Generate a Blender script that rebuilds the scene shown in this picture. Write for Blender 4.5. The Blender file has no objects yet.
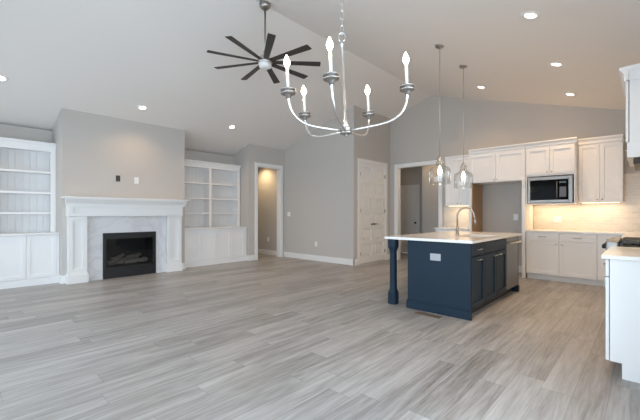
import bpy, bmesh, math, random
from mathutils import Vector, Matrix
random.seed(4)
D = bpy.data
SC = bpy.context.scene
COL = SC.collection
PI = math.pi

# ------------------------------------------------------------------ camera, world, exposure
YAW = math.radians(43.193)
FW = Vector((math.cos(YAW), math.sin(YAW), 0))
RT = Vector((math.sin(YAW), -math.cos(YAW), 0))
cd = D.cameras.new('camera'); cam = D.objects.new('camera', cd); COL.objects.link(cam)
cam.location = (0, 0, 1.225)
cam.rotation_euler = (PI / 2, 0, YAW - PI / 2)
cd.sensor_width = 36; cd.lens = 347.3 / 640 * 36; cd.shift_y = 3.81 / 640
cd.clip_start = .02
SC.camera = cam
vs = SC.view_settings
vs.view_transform = 'Standard'; vs.look = 'None'; vs.gamma = 1; vs.use_curve_mapping = False
vs.exposure = 0.18
SC.cycles.use_denoising = True
SC.cycles.max_bounces = 10; SC.cycles.diffuse_bounces = 6
SC.cycles.sample_clamp_indirect = 4

w = D.worlds.new('world'); SC.world = w; w.use_nodes = True
bg = w.node_tree.nodes['Background']; bg.inputs[0].default_value = (.78, .88, 1, 1); bg.inputs[1].default_value = 1.5

def lamp(name, typ, loc, power, color, rot=(0, 0, 0), **kw):
    l = D.lights.new(name, typ); l.energy = power; l.color = color
    for k, v in kw.items(): setattr(l, k, v)
    o = D.objects.new(name, l); o.location = loc; o.rotation_euler = rot; COL.objects.link(o)
    return o
DAY = (.70, .84, 1.0)
WARM = (1, .63, .33)
# daylight through the window openings of the wall behind the camera (each one fills one opening)
for (y0, y1, z0, z1, p) in ((.1, 1.9, .3, 2.4, 57), (2.5, 5.3, .08, 2.4, 46), (5.9, 7.7, .5, 2.4, 26)):
    lamp('window_daylight', 'AREA', (-1.78, (y0 + y1) / 2, (z0 + z1) / 2), p, DAY, (0, -PI / 2 + math.radians(14), 0),
         shape='RECTANGLE', size=z1 - z0, size_y=y1 - y0, spread=math.radians(150))

# daylight through the glazed opening of the right wall beside the camera
lamp('window_daylight', 'AREA', (.7, -.62, 1.2), 92, DAY, (PI / 2 - math.radians(12), 0, 0), shape='RECTANGLE', size=3.8, size_y=2.2, spread=math.radians(150))

# ------------------------------------------------------------------ materials
def mat(name, col, rough=.5, metal=0, spec=.5, bump=0, bscale=200, coat=0):
    m = D.materials.new(name); m.use_nodes = True
    b = m.node_tree.nodes['Principled BSDF']
    b.inputs['Base Color'].default_value = (*col, 1); b.inputs['Roughness'].default_value = rough
    b.inputs['Metallic'].default_value = metal; b.inputs['Specular IOR Level'].default_value = spec
    if coat: b.inputs['Coat Weight'].default_value = coat
    nt = m.node_tree
    n = nt.nodes.new('ShaderNodeTexNoise'); n.inputs['Scale'].default_value = bscale; n.inputs['Detail'].default_value = 2
    tc = nt.nodes.new('ShaderNodeNewGeometry'); nt.links.new(tc.outputs['Position'], n.inputs['Vector'])
    # faint variation of the finish keeps every surface procedural
    mr = nt.nodes.new('ShaderNodeMapRange'); mr.inputs['To Min'].default_value = max(0, rough - .03); mr.inputs['To Max'].default_value = min(1, rough + .03)
    nt.links.new(n.outputs['Fac'], mr.inputs['Value']); nt.links.new(mr.outputs[0], b.inputs['Roughness'])
    if bump:
        bp = nt.nodes.new('ShaderNodeBump'); bp.inputs['Strength'].default_value = bump; bp.inputs['Distance'].default_value = .002
        nt.links.new(n.outputs['Fac'], bp.inputs['Height']); nt.links.new(bp.outputs[0], b.inputs['Normal'])
    return m
def emit(name, col, s):
    m = D.materials.new(name); m.use_nodes = True; nt = m.node_tree; nt.nodes.clear()
    e = nt.nodes.new('ShaderNodeEmission'); e.inputs[0].default_value = (*col, 1); e.inputs[1].default_value = s
    o = nt.nodes.new('ShaderNodeOutputMaterial'); nt.links.new(e.outputs[0], o.inputs[0]); return m
def thin_glass(name, tint=(1, 1, 1), blend=.25, rough=.0, base=.0):
    m = D.materials.new(name); m.use_nodes = True; nt = m.node_tree; nt.nodes.clear()
    t = nt.nodes.new('ShaderNodeBsdfTransparent'); t.inputs[0].default_value = (*tint, 1)
    g = nt.nodes.new('ShaderNodeBsdfGlossy'); g.inputs['Roughness'].default_value = rough
    lw = nt.nodes.new('ShaderNodeLayerWeight'); lw.inputs[0].default_value = blend
    ad = nt.nodes.new('ShaderNodeMath'); ad.operation = 'ADD'; ad.use_clamp = True; ad.inputs[1].default_value = base
    nt.links.new(lw.outputs['Fresnel'], ad.inputs[0])
    sc = nt.nodes.new('ShaderNodeMath'); sc.operation = 'MULTIPLY'; sc.inputs[1].default_value = .55; nt.links.new(ad.outputs[0], sc.inputs[0])
    mx = nt.nodes.new('ShaderNodeMixShader'); nt.links.new(sc.outputs[0], mx.inputs[0])
    nt.links.new(t.outputs[0], mx.inputs[1]); nt.links.new(g.outputs[0], mx.inputs[2])
    o = nt.nodes.new('ShaderNodeOutputMaterial'); nt.links.new(mx.outputs[0], o.inputs[0]); return m

M = {}
M['wall'] = mat('wall_paint', (.55, .523, .492), .75, bump=.05)
M['ceil'] = mat('ceiling_paint', (.82, .79, .76), .85, bump=.05)
M['trim'] = mat('white_trim_paint', (.84, .84, .83), .4)
M['cab'] = mat('white_cabinet_paint', (.85, .85, .85), .38)
M['navy'] = mat('navy_cabinet_paint', (.014, .029, .047), .45, spec=.2)
M['steel'] = mat('stainless_steel', (.26, .25, .24), .38, 1)
M['nickel'] = mat('brushed_nickel', (.60, .58, .55), .32, 1)
M['bnickel'] = mat('bright_brushed_nickel', (.64, .63, .61), .3, 1)
M['dnickel'] = mat('dark_brushed_nickel', (.36, .34, .32), .35, 1)
M['quartz'] = mat('white_quartz', (.84, .83, .81), .14)
M['black'] = mat('black_enamel', (.012, .013, .015), .4)
M['soft'] = mat('firebox_black', (.075, .075, .072), .8)
M['blade'] = mat('espresso_blade', (.035, .028, .024), .45)
M['plate'] = mat('white_plastic_plate', (.85, .85, .84), .35)
M['gplate'] = mat('pale_grey_plate', (.42, .44, .46), .4)
M['bronze'] = mat('dark_bronze', (.035, .028, .022), .4, .6)
M['sleeve'] = mat('ivory_candle_sleeve', (.62, .60, .56), .5)
M['bulb'] = emit('lit_bulb', (1, .86, .66), 28)
M['lens'] = emit('lit_downlight_lens', (1, .88, .70), 14)
M['strip'] = emit('lit_cabinet_strip', (1, .80, .52), 3)
M['jar'] = thin_glass('clear_jar_glass', (.98, .98, .97), .30, base=.12)
M['pane'] = thin_glass('window_glass', (.98, .99, .98), .1)
M['fglass'] = thin_glass('smoked_fireplace_glass', (.7, .7, .7), .25, base=.03)
M['oven'] = mat('black_glass', (.003, .0035, .004), .10, spec=.05)
M['rawwood'] = mat('raw_birch_panel', (.42, .27, .15), .6)
M['log'] = mat('grey_ceramic_log', (.40, .38, .36), .9, bump=1, bscale=40)
M['vent'] = mat('bronze_floor_register', (.20, .15, .11), .45)
M['sink'] = mat('white_sink', (.72, .69, .65), .2)

def floor_mat():
    m = D.materials.new('grey_oak_planks'); m.use_nodes = True; nt = m.node_tree; N = nt.nodes; L = nt.links
    b = N['Principled BSDF']
    g = N.new('ShaderNodeNewGeometry'); s = N.new('ShaderNodeSeparateXYZ'); L.new(g.outputs['Position'], s.inputs[0])
    def mth(op, a, c=None, v=None):
        n = N.new('ShaderNodeMath'); n.operation = op
        L.new(a, n.inputs[0])
        if c is not None: L.new(c, n.inputs[1])
        if v is not None: n.inputs[1].default_value = v
        return n.outputs[0]
    W, LN = .18, 1.35
    v = mth('DIVIDE', s.outputs['Y'], v=W); row = mth('FLOOR', v); fv = mth('FRACT', v)
    wn = N.new('ShaderNodeTexWhiteNoise'); wn.noise_dimensions = '1D'; L.new(row, wn.inputs['W'])
    off = mth('MULTIPLY', wn.outputs['Value'], v=LN)
    u = mth('DIVIDE', mth('ADD', s.outputs['X'], off), v=LN); col = mth('FLOOR', u); fu = mth('FRACT', u)
    cv = N.new('ShaderNodeCombineXYZ'); L.new(row, cv.inputs[0]); L.new(col, cv.inputs[1])
    w2 = N.new('ShaderNodeTexWhiteNoise'); w2.noise_dimensions = '3D'; L.new(cv.outputs[0], w2.inputs['Vector'])
    # grain: noise stretched along the plank, shifted per plank
    gv = N.new('ShaderNodeCombineXYZ'); L.new(mth('MULTIPLY', s.outputs['X'], v=1.3), gv.inputs[0])
    L.new(mth('MULTIPLY', s.outputs['Y'], v=16), gv.inputs[1]); L.new(mth('MULTIPLY', w2.outputs['Value'], v=40), gv.inputs[2])
    nz = N.new('ShaderNodeTexNoise'); nz.inputs['Scale'].default_value = 1; nz.inputs['Detail'].default_value = 5; nz.inputs['Roughness'].default_value = .6
    nz.inputs['Distortion'].default_value = .6
    L.new(gv.outputs[0], nz.inputs['Vector'])
    rp = N.new('ShaderNodeValToRGB'); e = rp.color_ramp.elements
    e[0].position = .0; e[0].color = (.150, .137, .125, 1); e[1].position = 1; e[1].color = (.525, .51, .495, 1)
    mix = mth('ADD', mth('MULTIPLY', w2.outputs['Value'], v=.30), mth('MULTIPLY', nz.outputs['Fac'], v=1.25)); mix = mth('SUBTRACT', mix, v=.275)
    L.new(mix, rp.inputs[0])
    fv2 = N.new('ShaderNodeCombineXYZ'); L.new(mth('MULTIPLY', s.outputs['X'], v=5), fv2.inputs[0])
    L.new(mth('MULTIPLY', s.outputs['Y'], v=75), fv2.inputs[1]); L.new(mth('MULTIPLY', w2.outputs['Value'], v=90), fv2.inputs[2])
    nf = N.new('ShaderNodeTexNoise'); nf.inputs['Scale'].default_value = 1; nf.inputs['Detail'].default_value = 4; L.new(fv2.outputs[0], nf.inputs['Vector'])
    mix = mth('ADD', mix, mth('MULTIPLY', mth('SUBTRACT', nf.outputs['Fac'], v=.5), v=.5)); L.new(mix, rp.inputs[0])
    # seams
    def seam(f, wd):
        a = mth('LESS_THAN', f, v=wd); c = mth('GREATER_THAN', f, v=1 - wd); return mth('MAXIMUM', a, c)
    sm = mth('MAXIMUM', seam(fv, .010), seam(fu, .0014))
    mx = N.new('ShaderNodeMix'); mx.data_type = 'RGBA'; mx.blend_type = 'MULTIPLY'; L.new(mth('MULTIPLY', sm, v=.45), mx.inputs['Factor'])
    L.new(rp.outputs[0], mx.inputs['A']); mx.inputs['B'].default_value = (.3, .27, .25, 1)
    L.new(mx.outputs['Result'], b.inputs['Base Color'])
    mr = N.new('ShaderNodeMapRange'); mr.inputs['To Min'].default_value = .30; mr.inputs['To Max'].default_value = .5
    L.new(nz.outputs['Fac'], mr.inputs['Value']); L.new(mr.outputs[0], b.inputs['Roughness'])
    bp = N.new('ShaderNodeBump'); bp.inputs['Strength'].default_value = .15; bp.inputs['Distance'].default_value = .003
    L.new(nz.outputs['Fac'], bp.inputs['Height']); L.new(bp.outputs[0], b.inputs['Normal'])
    return m
M['floor'] = floor_mat()

def marble_mat():
    m = D.materials.new('white_marble_tile'); m.use_nodes = True; nt = m.node_tree; N = nt.nodes; L = nt.links
    b = N['Principled BSDF']; b.inputs['Roughness'].default_value = .15
    g = N.new('ShaderNodeNewGeometry')
    n1 = N.new('ShaderNodeTexNoise'); n1.inputs['Scale'].default_value = 2.2; n1.inputs['Detail'].default_value = 6; n1.inputs['Distortion'].default_value = 1.4
    L.new(g.outputs['Position'], n1.inputs['Vector'])
    a = N.new('ShaderNodeMath'); a.operation = 'SUBTRACT'; L.new(n1.outputs['Fac'], a.inputs[0]); a.inputs[1].default_value = .5
    ab = N.new('ShaderNodeMath'); ab.operation = 'ABSOLUTE'; L.new(a.outputs[0], ab.inputs[0])
    rp = N.new('ShaderNodeValToRGB'); e = rp.color_ramp.elements
    e[0].position = 0; e[0].color = (.66, .665, .68, 1); e[1].position = .06; e[1].color = (.745, .745, .76, 1)
    L.new(ab.outputs[0], rp.inputs[0]); L.new(rp.outputs[0], b.inputs['Base Color'])
    return m
M['marble'] = marble_mat()

def tile_mat():
    m = D.materials.new('cream_subway_tile'); m.use_nodes = True; nt = m.node_tree; N = nt.nodes; L = nt.links
    b = N['Principled BSDF']; b.inputs['Roughness'].default_value = .22
    g = N.new('ShaderNodeNewGeometry'); s = N.new('ShaderNodeSeparateXYZ'); L.new(g.outputs['Position'], s.inputs[0])
    ad = N.new('ShaderNodeMath'); ad.operation = 'ADD'; L.new(s.outputs['X'], ad.inputs[0]); L.new(s.outputs['Y'], ad.inputs[1])
    c = N.new('ShaderNodeCombineXYZ'); L.new(ad.outputs[0], c.inputs[0]); L.new(s.outputs['Z'], c.inputs[1])
    br = N.new('ShaderNodeTexBrick'); L.new(c.outputs[0], br.inputs['Vector'])
    br.inputs['Scale'].default_value = 1; br.inputs['Brick Width'].default_value = .15; br.inputs['Row Height'].default_value = .051
    br.inputs['Mortar Size'].default_value = .003; br.inputs['Color1'].default_value = (.74, .66, .55, 1); br.inputs['Color2'].default_value = (.64, .56, .46, 1)
    br.inputs['Mortar'].default_value = (.74, .70, .64, 1); br.inputs['Bias'].default_value = -.2
    L.new(br.outputs['Color'], b.inputs['Base Color'])
    bp = N.new('ShaderNodeBump'); bp.inputs['Strength'].default_value = .3; bp.inputs['Distance'].default_value = .002; bp.invert = True
    L.new(br.outputs['Fac'], bp.inputs['Height']); L.new(bp.outputs[0], b.inputs['Normal'])
    return m
M['tile'] = tile_mat()

def bead_mat():
    m = D.materials.new('white_beadboard'); m.use_nodes = True; nt = m.node_tree; N = nt.nodes; L = nt.links
    b = N['Principled BSDF']; b.inputs['Base Color'].default_value = (.80, .80, .795, 1); b.inputs['Roughness'].default_value = .45
    g = N.new('ShaderNodeNewGeometry'); s = N.new('ShaderNodeSeparateXYZ'); L.new(g.outputs['Position'], s.inputs[0])
    d = N.new('ShaderNodeMath'); d.operation = 'DIVIDE'; L.new(s.outputs['X'], d.inputs[0]); d.inputs[1].default_value = .1
    fr = N.new('ShaderNodeMath'); fr.operation = 'FRACT'; L.new(d.outputs[0], fr.inputs[0])
    pp = N.new('ShaderNodeMath'); pp.operation = 'PINGPONG'; L.new(fr.outputs[0], pp.inputs[0]); pp.inputs[1].default_value = .5
    mr = N.new('ShaderNodeMapRange'); mr.inputs['From Max'].default_value = .12; L.new(pp.outputs[0], mr.inputs['Value'])
    bp = N.new('ShaderNodeBump'); bp.inputs['Strength'].default_value = .8; bp.inputs['Distance'].default_value = .006
    L.new(mr.outputs[0], bp.inputs['Height']); L.new(bp.outputs[0], b.inputs['Normal'])
    return m
M['bead'] = bead_mat()

# ------------------------------------------------------------------ mesh helpers
class MB:
    def __init__(s): s.bm = bmesh.new()
    def box(s, x0, x1, y0, y1, z0, z1, bev=0):
        x0, x1 = sorted((x0, x1)); y0, y1 = sorted((y0, y1)); z0, z1 = sorted((z0, z1))
        mtx = Matrix.Translation(((x0 + x1) / 2, (y0 + y1) / 2, (z0 + z1) / 2)) @ Matrix.Diagonal((x1 - x0, y1 - y0, z1 - z0, 1))
        r = bmesh.ops.create_cube(s.bm, size=1, matrix=mtx)
        if bev:
            es = list({e for v in r['verts'] for e in v.link_edges})
            bmesh.ops.bevel(s.bm, geom=es, offset=bev, segments=2, affect='EDGES', profile=.5)
        return s
    def prism(s, poly, axis, a0, a1):
        def P(p, a):
            return {'x': (a, p[0], p[1]), 'y': (p[0], a, p[1]), 'z': (p[0], p[1], a)}[axis]
        A = [s.bm.verts.new(P(p, a0)) for p in poly]; B = [s.bm.verts.new(P(p, a1)) for p in poly]
        n = len(poly); fs = [s.bm.faces.new(A), s.bm.faces.new(B[::-1])]
        for i in range(n): fs.append(s.bm.faces.new((A[i], B[i], B[(i + 1) % n], A[(i + 1) % n])))
        bmesh.ops.recalc_face_normals(s.bm, faces=fs)
        return s
    def lathe(s, prof, o, ax=(0, 0, 1), n=24):
        ax = Vector(ax).normalized(); q = Vector((0, 0, 1)).rotation_difference(ax); o = Vector(o)
        rings = []
        for (r, h) in prof:
            if r < 1e-5: rings.append([s.bm.verts.new(o + q @ Vector((0, 0, h)))])
            else: rings.append([s.bm.verts.new(o + q @ Vector((r * math.cos(2 * PI * k / n), r * math.sin(2 * PI * k / n), h))) for k in range(n)])
        fs = []
        for a, b in zip(rings, rings[1:]):
            for k in range(n):
                k2 = (k + 1) % n
                if len(a) == 1 and len(b) == 1: continue
                if len(a) == 1: fs.append(s.bm.faces.new((a[0], b[k2], b[k])))
                elif len(b) == 1: fs.append(s.bm.faces.new((a[k], a[k2], b[0])))
                else: fs.append(s.bm.faces.new((a[k], a[k2], b[k2], b[k])))
        bmesh.ops.recalc_face_normals(s.bm, faces=fs)
        for f in fs: f.smooth = True
        return s
    def tube(s, pts, rad, n=10, closed=False):
        pts = [Vector(p) for p in pts]; m = len(pts)
        rads = rad if isinstance(rad, (list, tuple)) else [rad] * m
        rings = []; up = None
        for i, p in enumerate(pts):
            if closed: t = pts[(i + 1) % m] - pts[i - 1]
            else: t = pts[min(i + 1, m - 1)] - pts[max(i - 1, 0)]
            t.normalize()
            if up is None: up = t.orthogonal().normalized()
            up = (up - t * up.dot(t)).normalized(); sd = t.cross(up)
            rings.append([s.bm.verts.new(p + rads[i] * (math.cos(2 * PI * k / n) * up + math.sin(2 * PI * k / n) * sd)) for k in range(n)])
        fs = []
        pr = list(zip(rings, rings[1:]))
        if closed: pr.append((rings[-1], rings[0]))
        for a, b in pr:
            for k in range(n): fs.append(s.bm.faces.new((a[k], a[(k + 1) % n], b[(k + 1) % n], b[k])))
        for f in fs: f.smooth = True
        if not closed: fs.append(s.bm.faces.new(rings[0])); fs.append(s.bm.faces.new(rings[-1]))
        bmesh.ops.recalc_face_normals(s.bm, faces=fs)
        return s
    def build(s, name, m, parent=None, label=None):
        me = D.meshes.new(name)
        o = D.objects.new(name, me)
        if parent is not None:
            org = Vector(ORG[parent.name]); ORG[o.name] = tuple(org)
            bmesh.ops.translate(s.bm, verts=s.bm.verts, vec=-org); o.parent = parent
        else: ORG[o.name] = (0, 0, 0)
        s.bm.to_mesh(me); s.bm.free(); me.materials.append(m); COL.objects.link(o)
        if label: o['label'] = label
        return o
ORG = {}
def thing(name, label, cat, loc, group=None):
    o = D.objects.new(name, None); o.empty_display_size = .1; o.location = loc; COL.objects.link(o)
    ORG[o.name] = tuple(loc); o['label'] = label; o['category'] = cat
    if group: o['group'] = group
    return o
def tag(o, label, cat, group=None, loc=None):
    o['label'] = label; o['category'] = cat
    if group: o['group'] = group
    if loc is not None:                      # move the origin to the thing's base
        v = Vector(loc)
        o.data.transform(Matrix.Translation(-v)); o.location = v; ORG[o.name] = tuple(v)
    return o
def struct(name, mb, m, parent=None):
    o = mb.build(name, m, parent)
    if parent is None: o['kind'] = 'structure'
    return o
def copy_tree(o, loc, label):
    c = o.copy(); COL.objects.link(c); c.location = loc; c['label'] = label; ORG[c.name] = tuple(loc)
    for ch in list(o.children):
        d = ch.copy(); COL.objects.link(d); d.parent = c
        for g in list(ch.children):
            e = g.copy(); COL.objects.link(e); e.parent = d
    return c

# face-mapped boxes: u across, v up, w outward from a plane
def fbox(mb, face, plane, u0, u1, v0, v1, w0, w1, bev=0):
    if face == '-x': return mb.box(plane - w0, plane - w1, u0, u1, v0, v1, bev)
    if face == '-y': return mb.box(u0, u1, plane - w0, plane - w1, v0, v1, bev)
    if face == '+y': return mb.box(u0, u1, plane + w0, plane + w1, v0, v1, bev)
    if face == '+x': return mb.box(plane + w0, plane + w1, u0, u1, v0, v1, bev)
def fpt(face, plane, u, v, wd):
    return {'-x': (plane - wd, u, v), '-y': (u, plane - wd, v), '+y': (u, plane + wd, v), '+x': (plane + wd, u, v)}[face]
def fax(face): return {'-x': (-1, 0, 0), '-y': (0, -1, 0), '+y': (0, 1, 0), '+x': (1, 0, 0)}[face]
def shaker(face, plane, u0, u1, v0, v1, rail=.06, th=.02, g=.002):
    mb = MB(); u0 += g; u1 -= g; v0 += g; v1 -= g
    fbox(mb, face, plane, u0, u0 + rail, v0, v1, 0, th, .0012); fbox(mb, face, plane, u1 - rail, u1, v0, v1, 0, th, .0012)
    fbox(mb, face, plane, u0 + rail, u1 - rail, v0, v0 + rail, 0, th, .0012); fbox(mb, face, plane, u0 + rail, u1 - rail, v1 - rail, v1, 0, th, .0012)
    fbox(mb, face, plane, u0 + rail - .001, u1 - rail + .001, v0 + rail - .001, v1 - rail + .001, 0, th - .013)
    return mb
def slab(face, plane, u0, u1, v0, v1, th=.02, g=.002):
    return fbox(MB(), face, plane, u0 + g, u1 - g, v0 + g, v1 - g, 0, th, .002)
def knob(face, plane, u, v):
    return MB().lathe([(0, 0), (.005, 0), (.005, .012), (.013, .016), (.014, .022), (.010, .027), (0, .028)], fpt(face, plane, u, v, 0), fax(face), 14)
def pull(face, plane, u, v, ln=.12, vertical=False):
    mb = MB(); h = ln / 2
    def pt(s, wd): return fpt(face, plane, u, v + s, wd) if vertical else fpt(face, plane, u + s, v, wd)
    mb.tube([pt(-h, .026), pt(-h * .5, .030), pt(0, .031), pt(h * .5, .030), pt(h, .026)], .0055, 8)
    for s in (-h * .8, h * .8): mb.tube([pt(s, 0), pt(s, .028)], .0045, 8)
    return mb
def crown(mb, face, plane, u0, u1, z0, z1, out):
    """stepped crown moulding along u"""
    h = z1 - z0
    prof = [(0, z0), (.012, z0), (.016, z0 + h * .18), (out * .45, z0 + h * .45), (out * .85, z0 + h * .72), (out, z0 + h * .78), (out, z1), (0, z1)]
    sg = {'-x': -1, '-y': -1, '+y': 1, '+x': 1}[face]
    poly = [(plane + sg * a, b) for a, b in prof]
    mb.prism(poly, 'y' if face in ('-x', '+x') else 'x', u0, u1) if False else None
    if face in ('-x', '+x'):
        A = [(p[0], p[1]) for p in poly]; mb.prism(A, 'y', u0, u1)
    else: mb.prism(poly, 'x', u0, u1)
    return mb

# ------------------------------------------------------------------ room shell
RY, RZ, SL = 3.9, 4.145, .30
def zc(y): return RZ - SL * abs(y - RY)
X0, X1 = -1.6, 8.15
YB, YR = 8.25, -.43
struct('floor', MB().box(X0 - .3, 11.2, YR - .12, 11.2, -.1, 0), M['floor'])
c = MB()
c.prism([(RY, RZ), (YB + .12, zc(YB + .12)), (YB + .12, zc(YB + .12) + .15), (RY, RZ + .15)], 'x', X0 - .15, X1 + .12)
c.prism([(RY, RZ), (RY, RZ + .15), (YR - .12, zc(YR - .12) + .15), (YR - .12, zc(YR - .12))], 'x', X0 - .15, X1 + .12)
struct('ceiling', c, M['ceil'])
struct('wall_back', MB().box(X0, 5.33, YB, YB + .12, 0, zc(YB + .12)), M['wall'])
WX0, WX1, WZ0, WZ1 = -1.2, 2.6, .08, 2.3
struct('wall_right', MB().box(X0, WX0, YR - .12, YR, 0, zc(YR - .12)).box(WX1, X1 + .12, YR - .12, YR, 0, zc(YR - .12))
       .box(WX0, WX1, YR - .12, YR, WZ1, zc(YR - .12)).box(WX0, WX1, YR - .12, YR, 0, WZ0), M['wall'])
# chimney breast with an opening for the insert
CL, CR, CY = 1.335, 3.56, 7.46
c = MB()
c.box(CL, 1.97, CY, 7.95, 0, .85); c.box(2.90, CR, CY, 7.95, 0, .85)
c.box(CL, CR, 7.95, YB, 0, .85)
c.prism([(CY, .85), (YB, .85), (YB, zc(YB)), (CY, zc(CY))], 'x', CL, CR)
struct('wall_chimney', c, M['wall'])
# wall with the hall opening, and the return beside the built-in
c = MB(); DY = 7.55; OL, OR, OZ = 5.605, 6.39, 2.50
c.prism([(DY, 0), (YB + .12, 0), (YB + .12, zc(YB + .12)), (DY, zc(DY))], 'x', 5.33, 5.45)
c.box(5.45, OL, DY, DY + .12, 0, OZ); c.box(OR, 6.55, DY, DY + .12, 0, OZ)
c.prism([(DY, OZ), (DY + .12, OZ), (DY + .12, zc(DY + .12)), (DY, zc(DY))], 'x', 5.45, 6.55)
struct('wall_hall', c, M['wall'])
struct('wall_gable', MB().prism([(5.05, 0), (11, 0), (11, 2.75), (7.67, 2.75), (7.67, zc(7.67)), (5.05, zc(5.05))], 'x', 6.55, 6.67), M['wall'])
c = MB(); c.box(5.33, 5.45, YB + .12, 11, 0, 2.75); c.box(5.33, 6.67, 11, 11.12, 0, 2.75)
struct('wall_hall_far', c, M['wall'])
struct('ceiling_hall', MB().box(5.45, 6.55, DY + .12, 11.12, 2.75, 2.85), M['ceil'])
# pantry wall
PY = 5.05; PL, PR, PZ = 6.79, 7.90, 2.47
c = MB()
c.box(6.67, PL, PY, PY + .12, 0, PZ); c.box(PR, X1, PY, PY + .12, 0, PZ)
c.prism([(PY, PZ), (PY + .12, PZ), (PY + .12, zc(PY + .12)), (PY, zc(PY))], 'x', 6.67, X1)
struct('wall_pantry', c, M['wall'])
# kitchen gable wall
KL, KR, KZ = 4.82, 3.68, 2.45
c = MB()
c.box(X1, X1 + .12, KL, PY + .12, 0, KZ); c.box(X1, X1 + .12, YR, KR, 0, KZ)
c.prism([(YR, KZ), (PY + .12, KZ), (PY + .12, zc(PY + .12)), (RY, RZ), (YR, zc(YR))], 'x', X1, X1 + .12)
struct('wall_kitchen', c, M['wall'])
# passage behind the kitchen doorway
c = MB(); c.box(9.3, 9.42, 3.3, 4.70, 0, 2.75); c.box(X1 + .12, 9.3, 3.3, 3.42, 0, 2.75)
c.box(X1 + .12, 9.9, 6.3, 6.42, 0, 2.75)
c.box(9.8, 9.92, 4.58, 5.10, 0, 2.75); c.box(9.8, 9.92, 5.68, 6.42, 0, 2.75); c.box(9.8, 9.92, 5.10, 5.68, 2.05, 2.75); c.box(9.42, 9.8, 4.58, 4.70, 0, 2.75)
c.box(X1 + .12, X1 + .2, PY + .12, 6.3, 0, 2.75)
struct('wall_passage', c, M['wall'])
struct('ceiling_passage', MB().box(X1 + .12, 9.92, 3.3, 6.42, 2.75, 2.85), M['ceil'])
# window wall behind the camera
WS = ((.1, 1.9, .3, 2.4), (2.5, 5.3, .08, 2.4), (5.9, 7.7, .5, 2.4))
c = MB(); ys = [YR - .12] + [v for a in WS for v in a[:2]] + [YB + .12]
for a, b in zip(ys[::2], ys[1::2]): c.box(X0 - .12, X0, a, b, 0, 2.4)
for a in WS: c.box(X0 - .12, X0, a[0], a[1], 0, a[2])
c.prism([(YR - .12, 2.4), (YB + .12, 2.4), (YB + .12, zc(YB + .12)), (RY, RZ), (YR - .12, zc(YR - .12))], 'x', X0 - .12, X0)
struct('wall_window', c, M['wall'])
for i, (y0, y1, z0, z1) in enumerate(WS):
    f = MB(); t = .06
    f.box(X0 - .1, X0 + .015, y0, y0 + t, z0, z1); f.box(X0 - .1, X0 + .015, y1 - t, y1, z0, z1)
    f.box(X0 - .1, X0 + .015, y0 + t, y1 - t, z0, z0 + t); f.box(X0 - .1, X0 + .015, y0 + t, y1 - t, z1 - t, z1)
    ym = (y0 + y1) / 2; f.box(X0 - .09, X0 - .03, ym - .035, ym + .035, z0 + t, z1 - t)
    wo = struct('window_%d' % (i + 1), f, M['trim'])
    MB().box(X0 - .07, X0 - .064, y0 + t, y1 - t, z0 + t, z1 - t).build('pane', M['pane'], wo)

f = MB()
for a, b in ((WX0, WX0 + .06), (WX1 - .06, WX1), (.03, .09), (1.29, 1.35)): f.box(a, b, YR - .1, YR + .015, WZ0, WZ1)
for a, b in ((WX0 + .06, .03), (.09, 1.29), (1.35, WX1 - .06)): f.box(a, b, YR - .1, YR + .015, WZ0, WZ0 + .08).box(a, b, YR - .1, YR + .015, WZ1 - .08, WZ1)
wo = struct('window_4', f, M['trim'])
for a, b in ((WX0 + .06, .03), (.09, 1.29), (1.35, WX1 - .06)): MB().box(a, b, YR - .07, YR - .064, WZ0 + .08, WZ1 - .08).build('pane', M['pane'], wo)

# baseboards
def bboard(name, *segs):
    mb = MB()
    for (x0, x1, y0, y1) in segs:
        mb.box(x0, x1, y0, y1, 0, .125); 
        xm = (abs(x1 - x0) < .03); ym = (abs(y1 - y0) < .03)
        mb.box(x0, x1, y0, y1, .125, .14)
    return struct(name, mb, M['trim'])
bt = .016
bboard('baseboard_gable', (6.55 - bt, 6.55, PY - bt, DY))
bboard('baseboard_pantry', (6.55 - bt, 6.68, PY - bt, PY))
bboard('baseboard_pantry_right', (8.02, X1, PY - bt, PY))
bboard('baseboard_hall', (5.33 - bt, 5.50, DY - bt, DY), (5.33 - bt, 5.33, DY, 7.62))
bboard('baseboard_hall_inner', (6.55 - bt, 6.55, DY + .13, 11))
bboard('baseboard_chimney', (CL - bt, 1.40, CY - bt, CY), (3.44, CR + bt, CY - bt, CY), (CL - bt, CL, CY, 7.62), (CR, CR + bt, CY, 7.62))
bboard('baseboard_kitchen', (X1 - bt, X1, 4.92, PY), )
bboard('baseboard_niche', (X1 - bt, X1, 1.74, 2.66))
bboard('baseboard_passage', (9.3 - bt, 9.3, 3.42, 4.70), (9.8 - bt, 9.8, 4.72, 5.04), (9.8 - bt, 9.8, 5.74, 6.3))
bboard('baseboard_window', (X0, X0 + bt, YR, .1), (X0, X0 + bt, 1.9, 2.5), (X0, X0 + bt, 5.3, YB))

# door casings
def casing(name, face, plane, u0, u1, z1, wd=.09, depth=.13):
    mb = MB()
    for a, b in ((u0 - wd, u0), (u1, u1 + wd)): fbox(mb, face, plane, a, b, 0, z1, 0, .02, .003)
    fbox(mb, face, plane, u0 - wd, u1 + wd, z1, z1 + wd, 0, .02, .003)
    for a, b in ((u0 - .002, u0 + .012), (u1 - .012, u1 + .002)): fbox(mb, face, plane, a, b, 0, z1, -depth, .003)
    fbox(mb, face, plane, u0, u1, z1 - .012, z1 + .002, -depth, .003)
    return struct(name, mb, M['trim'])
casing('trim_1', '-y', DY, OL, OR, OZ)
casing('trim_2', '-y', PY, PL, PR, PZ, .095, .03)
casing('trim_3', '-x', X1, KR, KL, KZ, .09)
casing('trim_4', '-x', 9.8, 5.10, 5.68, 2.05, .07, .02)

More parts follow.
